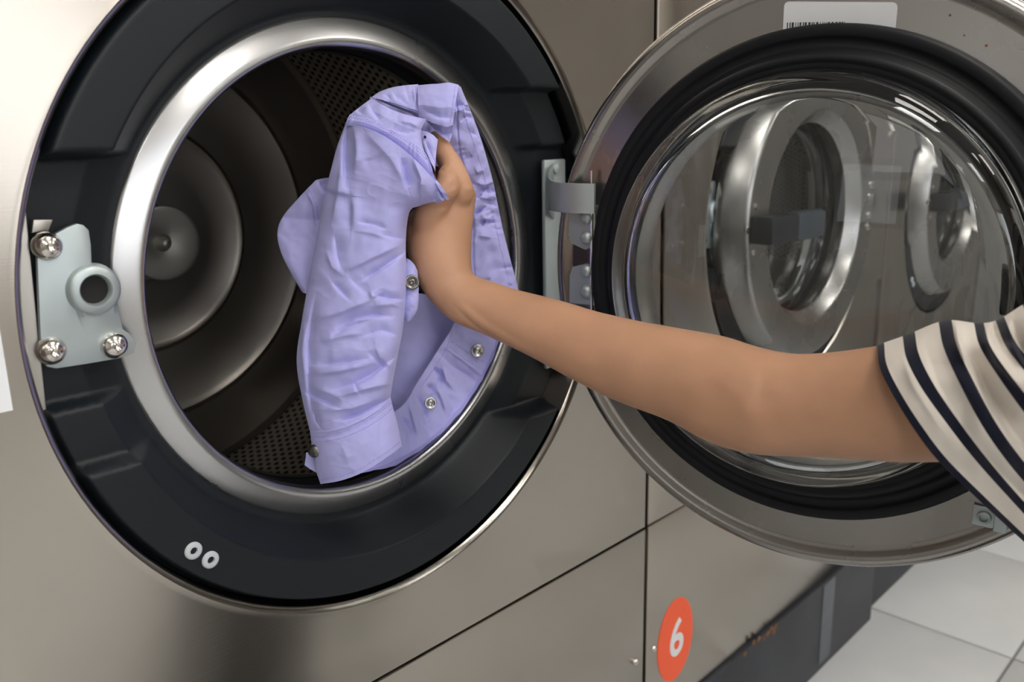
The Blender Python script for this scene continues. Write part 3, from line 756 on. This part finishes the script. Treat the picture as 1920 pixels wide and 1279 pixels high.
lo_rows = [[(858,585),(886,592),(925,600),(968,600)], [(847,616),(875,628),(912,640),(955,645)], [(828,646),(865,668),(893,690),(940,695)], [(805,682),(843,702),(878,726),(916,735)],
 [(781,720),(815,745),(850,768),(892,778)], [(758,757),(788,786),(816,808),(856,826)], [(720,785),(748,816),(778,845),(820,866)], [(660,825),(705,862),(742,890),(790,915)], [(600,865),(650,895),(700,918),(750,940)]]
lp_ = Sheet('snap_placket', lo_rows, None, CLOTH, shirt, SO, 110, 220,
  [([(838,655),(862,672),(905,705)], 4, -.0018), ([(828,668),(850,688),(892,716)], 6, .0030), ([(812,690),(824,704),(822,724)], 5, .0045), ([(830,690),(836,712),(850,730)], 5, -.0035), ([(800,720),(812,738),(806,750)], 6, .0045), ([(820,730),(830,750),(836,772)], 6, -.0035), ([(780,742),(792,766),(800,790)], 6, .0045), ([(768,762),(776,790),(782,812)], 6, -.0035),
   ([(752,780),(764,806),(768,830)], 6, .0040), ([(840,740),(850,764),(846,785)], 8, .0030), ([(790,790),(806,820)], 6, .0030)], (.0014, 22), y_plane=lambda U, V: .034+.022*(1-U)+0*V, rmax=.2075)
lp_.stitches([[(846,640),(868,655),(905,678)], [(842,650),(864,668),(900,692)], [(848,620),(838,650),(818,685),(792,722)]])
lp_.snap(895, 657, .0078, SNAP); lp_.snap(806, 756, .0070, SNAP)
ip = Sheet('inner_panel', [[(735,550),(785,550),(840,562),(890,585)], [(728,600),(775,606),(832,616),(880,636)], [(718,655),(758,668),(806,680),(856,690)], [(708,715),(738,732),(773,745),(816,750)], [(700,770),(720,786),(746,798),(780,805)]],
  None, CLOTH, shirt, SO, 60, 110, (), (.0012, 40), rmax=.2165, y_plane=lambda U, V: .082+0*V+0*U)
sf = Sheet('front_flap', [[(752,480),(766,486),(776,495),(783,508)], [(752,520),(766,526),(777,532),(785,542)], [(752,560),(766,568),(776,574),(783,578)], [(752,596),(762,602),(768,602),(773,598)]], rowz([.838, .834, .835, .842], .004), CLOTH, shirt, SO, 40, 60, (), (.0008, 16))
sf.snap(772, 530, .0072, SNAPD)
# ---- tail that sticks out behind the sleeve
tl = Sheet('shirt_tail', [[(592,338),(604,335),(618,333),(640,332)], [(562,369),(580,370),(602,372),(632,374)], [(530,407),(555,410),(580,412),(620,414)], [(520,438),(548,445),(575,448),(612,450)], [(527,474),(548,479),(572,481),(604,482)], [(545,511),(558,514),(574,516),(598,518)], [(567,549),(572,550),(578,552),(592,556)]],
  rowz([.85, .855, .862, .862, .858, .853, .85], .006), CLOTH, shirt, SO, 70, 120, [([(598,340),(608,356),(620,364)], 7, .003), ([(575,358),(588,385),(593,420)], 4, -.0012)], (.0009, 26))
tl.stitches([[(573,360),(586,385),(590,425)], [(579,354),(592,382),(597,410)]])

# ------------------------------------------------------------------ the person
PO = np.array([.12, -.78, FLOOR])
person = empty('person', tuple(PO), 'person in a striped tee leaning in, bare right arm pushing a shirt into the drum', 'person')
def loft(sections, n=40, exp=2.0):
    """sections: (centre, axis a, axis b)"""
    V = []; F = []
    for c, a, b in sections:
        for k in range(n):
            t = 2*PI*k/n; V.append(np.asarray(c)+np.asarray(a)*math.copysign(abs(math.cos(t))**(2/exp), math.cos(t))+np.asarray(b)*math.copysign(abs(math.sin(t))**(2/exp), math.sin(t)))
    m_ = len(sections)
    for i in range(m_-1):
        for k in range(n): F.append((i*n+k, i*n+(k+1) % n, (i+1)*n+(k+1) % n, (i+1)*n+k))
    F.append(tuple(range(n))[::-1]); F.append(tuple((m_-1)*n+k for k in range(n)))
    return V, F
def px_section(t, b, z, depth):
    T, B = at(*t, z), at(*b, z); c = (T+B)/2; a = (T-B)/2
    d = ray((t[0]+b[0])/2, (t[1]+b[1])/2); d = d-a*(d@a)/(a@a); d = d/np.linalg.norm(d)
    return c, a, d*depth
arm_st = [  # top, bottom, depth from the camera, half thickness
 ((888,352),(776,392),.874,.034), ((889,395),(762,412),.872,.034), ((886,430),(760,438),.868,.033), ((884,468),(764,474),.862,.030),
 ((884,495),(776,512),.856,.027), ((888,514),(798,552),.851,.024), ((905,522),(828,586),.846,.0225), ((928,529),(855,606),.842,.0220),
 ((970,543),(908,628),.833,.0225), ((1050,563),(988,666),.815,.0245), ((1120,584),(1062,706),.798,.028), ((1200,602),(1150,750),.778,.032),
 ((1290,618),(1250,788),.755,.0355), ((1360,631),(1330,830),.735,.0375), ((1425,651),(1408,851),.716,.0385), ((1490,663),(1490,856),.698,.0385),
 ((1570,659),(1582,860),.676,.039), ((1650,648),(1685,866),.655,.040), ((1760,635),(1800,865),.640,.038), ((1900,620),(1950,870),.618,.038), ((2050,610),(2100,880),.590,.042)]
ab = MB()
secs = []
Tt = spline([[*t, *b, z, d] for t, b, z, d in arm_st], 110)
for q in Tt: secs.append(px_section(q[0:2], q[2:4], q[4], q[5]))
V, F = loft(secs, 40); ab.add(V, F)
def chain(pts, nsub=6):
    """tapered finger: (px, py, depth, radius)"""
    Q = spline(np.asarray(pts, float), nsub*(len(pts)-1)+1)
    c = [at(q[0], q[1], q[2]) for q in Q]; r = list(Q[:, 3])
    d0 = (c[0]-c[1]); d0 /= np.linalg.norm(d0); d1 = c[-1]-c[-2]; d1 /= np.linalg.norm(d1)
    e = [(c[0]+d0*r[0]*.9, r[0]*.3), (c[0]+d0*r[0]*.6, r[0]*.75)]
    f_ = [(c[-1]+d1*r[-1]*.6, r[-1]*.78), (c[-1]+d1*r[-1]*.92, r[-1]*.35)]
    ab.tube([p for p, _ in e]+c+[p for p, _ in f_], [x for _, x in e]+r+[x for _, x in f_], 18)
chain([(862,362,.852,.0150), (850,322,.850,.0128), (831,283,.856,.0100), (822,262,.868,.0088), (812,262,.884,.0080), (808,276,.894,.0072)])
chain([(868,372,.882,.0145), (858,335,.886,.0115), (840,300,.898,.0098), (820,288,.898,.0085), (810,300,.888,.0075)])
chain([(868,392,.900,.0135), (856,355,.908,.0108), (838,325,.920,.0092), (818,320,.912,.0080), (808,335,.900,.0072)])
chain([(862,412,.912,.0120), (850,380,.925,.0095), (836,356,.934,.0082), (818,352,.924,.0072), (808,364,.912,.0066)])
chain([(812,450,.858,.0190), (806,405,.846,.0165), (822,372,.836,.0135), (839,350,.833,.0122), (838,328,.838,.0098)])
# chest, neck, head and the other arm: one surface with the bare arm
S0 = np.array(at(2090, 745, .575)); HIP = np.array([.32, -.80, -.37]); NB = np.array([.12, -.765, .115])
YA = np.array([0, 1., 0])
def spine(t): return HIP+(NB-HIP)*t+np.array([0, 0, .05])*math.sin(PI*t)
SD = NB-HIP; SD /= np.linalg.norm(SD); FD = np.cross(YA, SD); FD /= np.linalg.norm(FD)     # FD points to the chest or back
TS_ = [(0, .165, .105), (.15, .155, .10), (.35, .13, .088), (.55, .145, .10), (.75, .165, .10), (.9, .17, .08), (.97, .11, .062), (1.02, .056, .054), (1.12, .052, .052), (1.2, .05, .05)]
V, F = loft([(spine(t), YA*a, FD*b) for t, a, b in TS_], 40); ab.add(V, F)
ab.tube([S0+(0, .01, 0), S0+(.02, -.05, .01), S0+(.06, -.12, .02)], [.043, .046, .05], 20)
HC = NB+np.array([-.085, 0, .135])
HD = np.array([-.45, 0, .9]); HD /= np.linalg.norm(HD); HF = np.array([-.9, 0, -.45]); HF /= np.linalg.norm(HF)
hs = [(-.112, .030, .040, .035), (-.10, .046, .055, .028), (-.08, .056, .070, .018), (-.05, .064, .082, .008), (-.01, .070, .092, 0), (.03, .073, .096, -.006), (.06, .068, .09, -.010), (.085, .054, .07, -.012), (.102, .03, .04, -.012), (.108, .01, .014, -.012)]
V, F = loft([(HC+HD*h+HF*o_, YA*a, HF*b) for h, a, b, o_ in hs], 36, 2.1); ab.add(V, F)
ab.tube([HC+HD*.02+HF*.082, HC+HF*.094, HC-HD*.02+HF*.104, HC-HD*.028+HF*.096], [.006, .008, .011, .008], 12)
ab.tube([HC-HD*.055+HF*.083-YA*.02, HC-HD*.054+HF*.090, HC-HD*.055+HF*.083+YA*.02], [.004, .0065, .004], 10)
for sy in (-1, 1): ab.tube([HC-HD*.025+YA*sy*.068, HC+YA*sy*.078-HF*.005, HC+HD*.022+YA*sy*.074-HF*.008], [.007, .012, .008], 12)
S1 = S0+np.array([.05, -.37, .02])
E1 = S1+np.array([.04, -.03, -.29]); W1 = E1+np.array([-.10, .03, -.22])
ab.tube([S1+(.05, .10, .02), S1, S1*.7+E1*.3, E1, E1*.6+W1*.4, W1, W1+(-.02, .005, -.05), W1+(-.032, .007, -.09)], [.05, .052, .047, .040, .038, .026, .032, .028], 20)
for k in range(4):
    p0 = W1+np.array([-.035, -.022+.017*k, -.085]); ln_ = (.062, .07, .066, .052)[k]
    ab.tube([p0, p0+np.array([-.012, 0, -ln_*.5]), p0+np.array([.002, 0, -ln_])], [.0095, .009, .007], 10)
ab.tube([W1+(-.015, .02, -.03), W1+(-.035, .042, -.06), W1+(-.04, .042, -.09)], [.012, .0105, .008], 10)
ab.v = [tuple(np.asarray(v)-PO) for v in ab.v]
body = ab.build('body', SKIN, person, 180)
# shoulder, neck and head join the same surface
def cap(o, vox, it):
    md = o.modifiers.new('r', 'REMESH'); md.mode = 'VOXEL'; md.voxel_size = vox
    sm = o.modifiers.new('s', 'SMOOTH'); sm.factor = .5; sm.iterations = it
    e = o.evaluated_get(bpy.context.evaluated_depsgraph_get()); me = bpy.data.meshes.new_from_object(e)
    o.modifiers.clear(); old = o.data; o.data = me; me.name = o.name; bpy.data.meshes.remove(old); me.shade_smooth()
cap(body, .0024, 7)
n_ = len(body.data.vertices); co = np.zeros(n_*3); body.data.vertices.foreach_get('co', co); co = co.reshape(-1, 3); nm = np.zeros(n_*3); body.data.vertices.foreach_get('normal', nm); nm = nm.reshape(-1, 3)
dd = co+PO-CAM; zz = dd@FW; PX = 960+FPX*(dd@RT)/zz; PY = 639.5-FPX*(dd@UP)/zz
fc_ = smoothstep(.05, .35, -(nm*dd).sum(1)/np.linalg.norm(dd, axis=1))*(np.abs(PX-1150) < 650)
D = np.zeros(n_)
for c in [([(1412,664),(1430,712),(1424,775)], 26, -.0011), ([(1450,668),(1425,730),(1400,790)], 20, -.0007), ([(1330,700),(1390,740),(1412,800)], 26, .0007), ([(846,566),(900,612),(975,655)], 6, .0011), ([(838,560),(890,612),(960,654)], 5, -.0010),
          ([(862,562),(915,606),(1000,655)], 7, -.0008), ([(818,316),(834,320),(850,322)], 4, -.0016), ([(834,356),(846,352),(858,344)], 5, -.0011), ([(820,540),(850,520),(884,512)], 7, -.0007), ([(800,388),(822,392),(846,384)], 7, -.0014), ([(780,470),(810,440),(828,400)], 18, .0012),
          ([(866,330),(876,345),(880,362)], 9, .0012)]: D += crease(PX, PY, *c)
D += .0005*vnoise(PX/45, PY/45, 31)
body.data.vertices.foreach_set('co', (co+nm*(D*fc_)[:, None]).ravel()); body.data.update()

for sy in (-1, 1):
    c = HC+HD*.006+HF*.0785+YA*sy*.031-PO
    ey = MB().lathe([(.0001, -.011), (.006, -.009), (.0105, -.003), (.011, .003), (.006, .0095), (.0001, .011)], 20, tuple(c), 'x')
    q = (HF*np.array([1, 0, 0])+np.array([0, 0, -.25])); q = Vector(q/np.linalg.norm(q)); mq = q.to_track_quat('Z', 'Y').to_matrix().to_4x4()
    ir = MB().lathe([(.0056, .0098), (.004, .0112), (.0001, .0116)], 18, axis='z')
    ey.add([mq @ Vector(v)+Vector(c) for v in ir.v], ir.f, 1)
    ey.build('eye', WHITE, person, 180, mats=[WHITE, HAIR])
    for k_, nm_, m_ in ((.0075, 'upper_lid', SKIN), (-.0075, 'lower_lid', SKIN)):
        MB().tube([c+YA*t*.0145+HF*(.0085-.006*t*t)+HD*(k_*(1-t*t*.75)) for t in np.linspace(-1, 1, 9)], .0034, 8).build('eyelid', m_, person, 180)
    MB().tube([c+YA*t*.017*1+HF*(.0125-.007*t*t)+HD*(.020+.003*(1-t*t)) for t in np.linspace(-1, 1, 9)], [.0012, .0022, .0028, .003, .003, .003, .0028, .0022, .0012], 8).build('eyebrow', HAIR, person, 180)
MB().tube([HC-HD*.0545+HF*(.0915-.009*t*t)+YA*t*.021-PO for t in np.linspace(-1, 1, 9)], [.001, .003, .0042, .0046, .0044, .0046, .0042, .003, .001], 8).build('lips', mat('lips', (.36, .13, .10), .45), person, 180)
hr = []
for h, a, b, o_ in [(-.09, .058, .05, -.05), (-.05, .072, .066, -.036), (0, .080, .080, -.026), (.04, .083, .096, -.012), (.075, .072, .09, -.012), (.1, .05, .062, -.014), (.118, .016, .02, -.014)]:
    hr.append((HC+HD*h+HF*o_-PO, YA*a, HF*b))
V, F = loft(hr, 36); mesh_obj('hair', V, F, HAIR, person, 180)
# ---- striped tee: the near sleeve, then the trunk
SLV = [  # front line of the sleeve seen from the camera, one row for each stripe
 [(1645,647),(1650,690),(1677,745),(1714,805),(1760,865),(1838,940),(1920,1016),(2000,1090)],
 [(1702,627),(1710,670),(1738,725),(1784,790),(1834,855),(1890,920),(1952,987),(2030,1062)],
 [(1772,601),(1782,650),(1811,715),(1850,790),(1890,850),(1937,907),(1992,962),(2070,1032)],
 [(1836,606),(1848,650),(1884,705),(1930,765),(1976,820),(2022,870),(2072,922),(2130,982)],
 [(1874,598),(1894,645),(1930,692),(1975,742),(2022,792),(2072,842),(2122,892),(2180,952)],
 [(1928,566),(1955,615),(1995,660),(2040,710),(2085,760),(2130,810),(2175,860),(2230,920)],
 [(2000,540),(2025,585),(2060,630),(2100,680),(2145,730),(2190,780),(2230,830),(2280,890)],
 [(2090,530),(2105,570),(2135,610),(2170,650),(2210,700),(2245,750),(2285,800),(2330,850)]]
nu_, nv_ = 110, 220
C_ = spline(np.asarray(SLV, float), nv_); C_ = np.swapaxes(spline(np.swapaxes(C_, 0, 1), nu_), 0, 1)
Uu, Vv = np.meshgrid(np.linspace(0, 1, nu_), np.linspace(0, 1, nv_))
zc = np.interp(Vv, np.linspace(0, 1, 8), [.650, .640, .628, .616, .606, .596, .585, .575])
dep = np.interp(Vv, [0, .5, 1], [.066, .066, .07])*np.sin(PI*np.clip(Uu*.985+.0075, 0, 1))**.55
PX, PY = C_[..., 0], C_[..., 1]
D = np.zeros_like(PX)
for c in [([(1806,612),(1806,640),(1822,680),(1850,735),(1900,810)], 13, .0075), ([(1790,596),(1798,640),(1815,690)], 12, -.0050), ([(1862,604),(1862,628),(1880,660)], 8, .0060), ([(1850,600),(1852,640),(1872,680),(1920,735)], 10, -.0040),
          ([(1900,600),(1905,640),(1925,675),(1960,720)], 12, .0070), ([(1888,640),(1920,690)], 10, -.003), ([(1830,690),(1860,760),(1905,830),(1950,880)], 12, .0035), ([(1770,640),(1795,700),(1835,770)], 20, -.0025),
          ([(1735,640),(1760,720),(1810,800)], 16, .0015), ([(1870,880),(1920,930),(1960,960)], 14, .003), ([(1690,660),(1710,720),(1760,800)], 12, -.0012)]: D += 1.5*crease(PX, PY, *c)
D += .0030*vnoise(PX/40, PY/40, 21)
R_ = FW+((PX-960)/FPX)[..., None]*RT-((PY-639.5)/FPX)[..., None]*UP
Fr = CAM+(zc-dep+D)[..., None]*R_; Bk = CAM+(zc+.9*dep+.001)[..., None]*R_
ring = np.concatenate([Fr, Bk[:, ::-1]], 1)
# turn the hem in, so the cloth has a thickness
inn = ring.copy(); cen = ring.mean(1, keepdims=True); dv = ring-cen; inn = cen+dv*(1-.0016/np.linalg.norm(dv, axis=-1, keepdims=True))
C2 = S0+np.array([.075, -.125, -.02]); last = ring[-1]; lc = last.mean(0)
extra_ = np.stack([(last-lc)*k_+lc+(C2-lc)*t_ for t_, k_ in ((.35, 1.0), (.7, .9), (1, .75))])
rows = np.concatenate([inn[40:0:-8], inn[:1], ring, extra_], 0)
uu = np.concatenate([np.interp(np.arange(40, 0, -8)/(nv_-1), [0, 1], [0, 7]), [0], np.linspace(0, 7, nv_), [8, 9, 10]])
uu = np.interp(uu, [0, 1, 2, 3, 4, 5, 6, 7, 10], [.13, 1.16, 2.18, 3.18, 4.18, 5.18, 6.18, 7.18, 9.5])
kr = ring.shape[1]; F = []
for i in range(len(rows)-1):
    for k in range(kr): F.append((i*kr+k, i*kr+(k+1) % kr, (i+1)*kr+(k+1) % kr, (i+1)*kr+k))
tee = mesh_obj('striped_tee', rows.reshape(-1, 3)-PO, F, STRIPE, person, 180, uv=np.stack([np.repeat(uu, kr), np.tile(np.linspace(0, 1, kr), len(rows))], -1))
# trunk of the tee, with the far sleeve
tr = []; TT = [(-.10, .200, .135), (0, .195, .130), (.15, .18, .125), (.35, .165, .115), (.55, .17, .122), (.75, .185, .122), (.9, .19, .105), (.97, .13, .085), (1.02, .075, .07)]
Tq = spline(TT, 70)
V, F = loft([(spine(t)-PO, YA*(a+.004*math.sin(t*31)), FD*(b+.004*math.sin(t*23))) for t, a, b in Tq], 56)
uvs = np.stack([np.repeat(np.linspace(0, 15, 70), 56), np.tile(np.linspace(0, 1, 56), 70)], -1)
mesh_obj('tee_trunk', V, F, STRIPE, person, 180, uv=uvs)
V, F = loft([(S1+(E1-S1)*t-PO+np.array([.03*(1-t), .03*(1-t), 0]), np.array([0, a, 0]), np.array([a, 0, .0])) for t, a in ((-.25, .06), (0, .075), (.3, .078), (.65, .085))], 36)
mesh_obj('tee_sleeve', V, F, STRIPE, person, 180, uv=np.stack([np.repeat([0, 1.6, 3.3, 5.2], 36), np.zeros(144)], -1))
tm = MB()
for sy in (-1, 1):
    kn = np.array([-.0, -.76+sy*.13, -.57]); fx = np.array([.18, -.76+sy*.13, FLOOR])
    secs = [(HIP+np.array([.08, sy*.06, .06]), .10), (HIP+np.array([.0, sy*.085, -.02]), .112), (HIP*.5+kn*.5+np.array([0, 0, .01]), .092), (kn+np.array([.03, 0, .005]), .084), (kn+np.array([.012, 0, -.05]), .084), (fx+np.array([-.07, 0, .22]), .090), (fx+np.array([-.01, 0, .06]), .092)]
    sq = spline([[*c, a] for c, a in secs], 50); tm.tube([q[:3]-PO for q in sq], [float(q[3]) for q in sq], 28)
tr_ = tm.build('trousers', JEANS, person, 180); cap(tr_, .008, 4)
for sy in (-1, 1):
    fx = np.array([.14, -.76+sy*.13, FLOOR])-PO
    sh = [(-.175, .030, .018, .022), (-.15, .042, .028, .03), (-.10, .046, .034, .036), (-.04, .042, .045, .047), (.02, .038, .052, .054), (.06, .036, .05, .052), (.075, .026, .036, .045)]
    V, F = loft([(fx+np.array([x, 0, h+.0]), YA*a, np.array([0, 0, b])) for x, a, b, h in sh], 28, 2.6); mesh_obj('shoe', V, F, SHOE, person, 180)
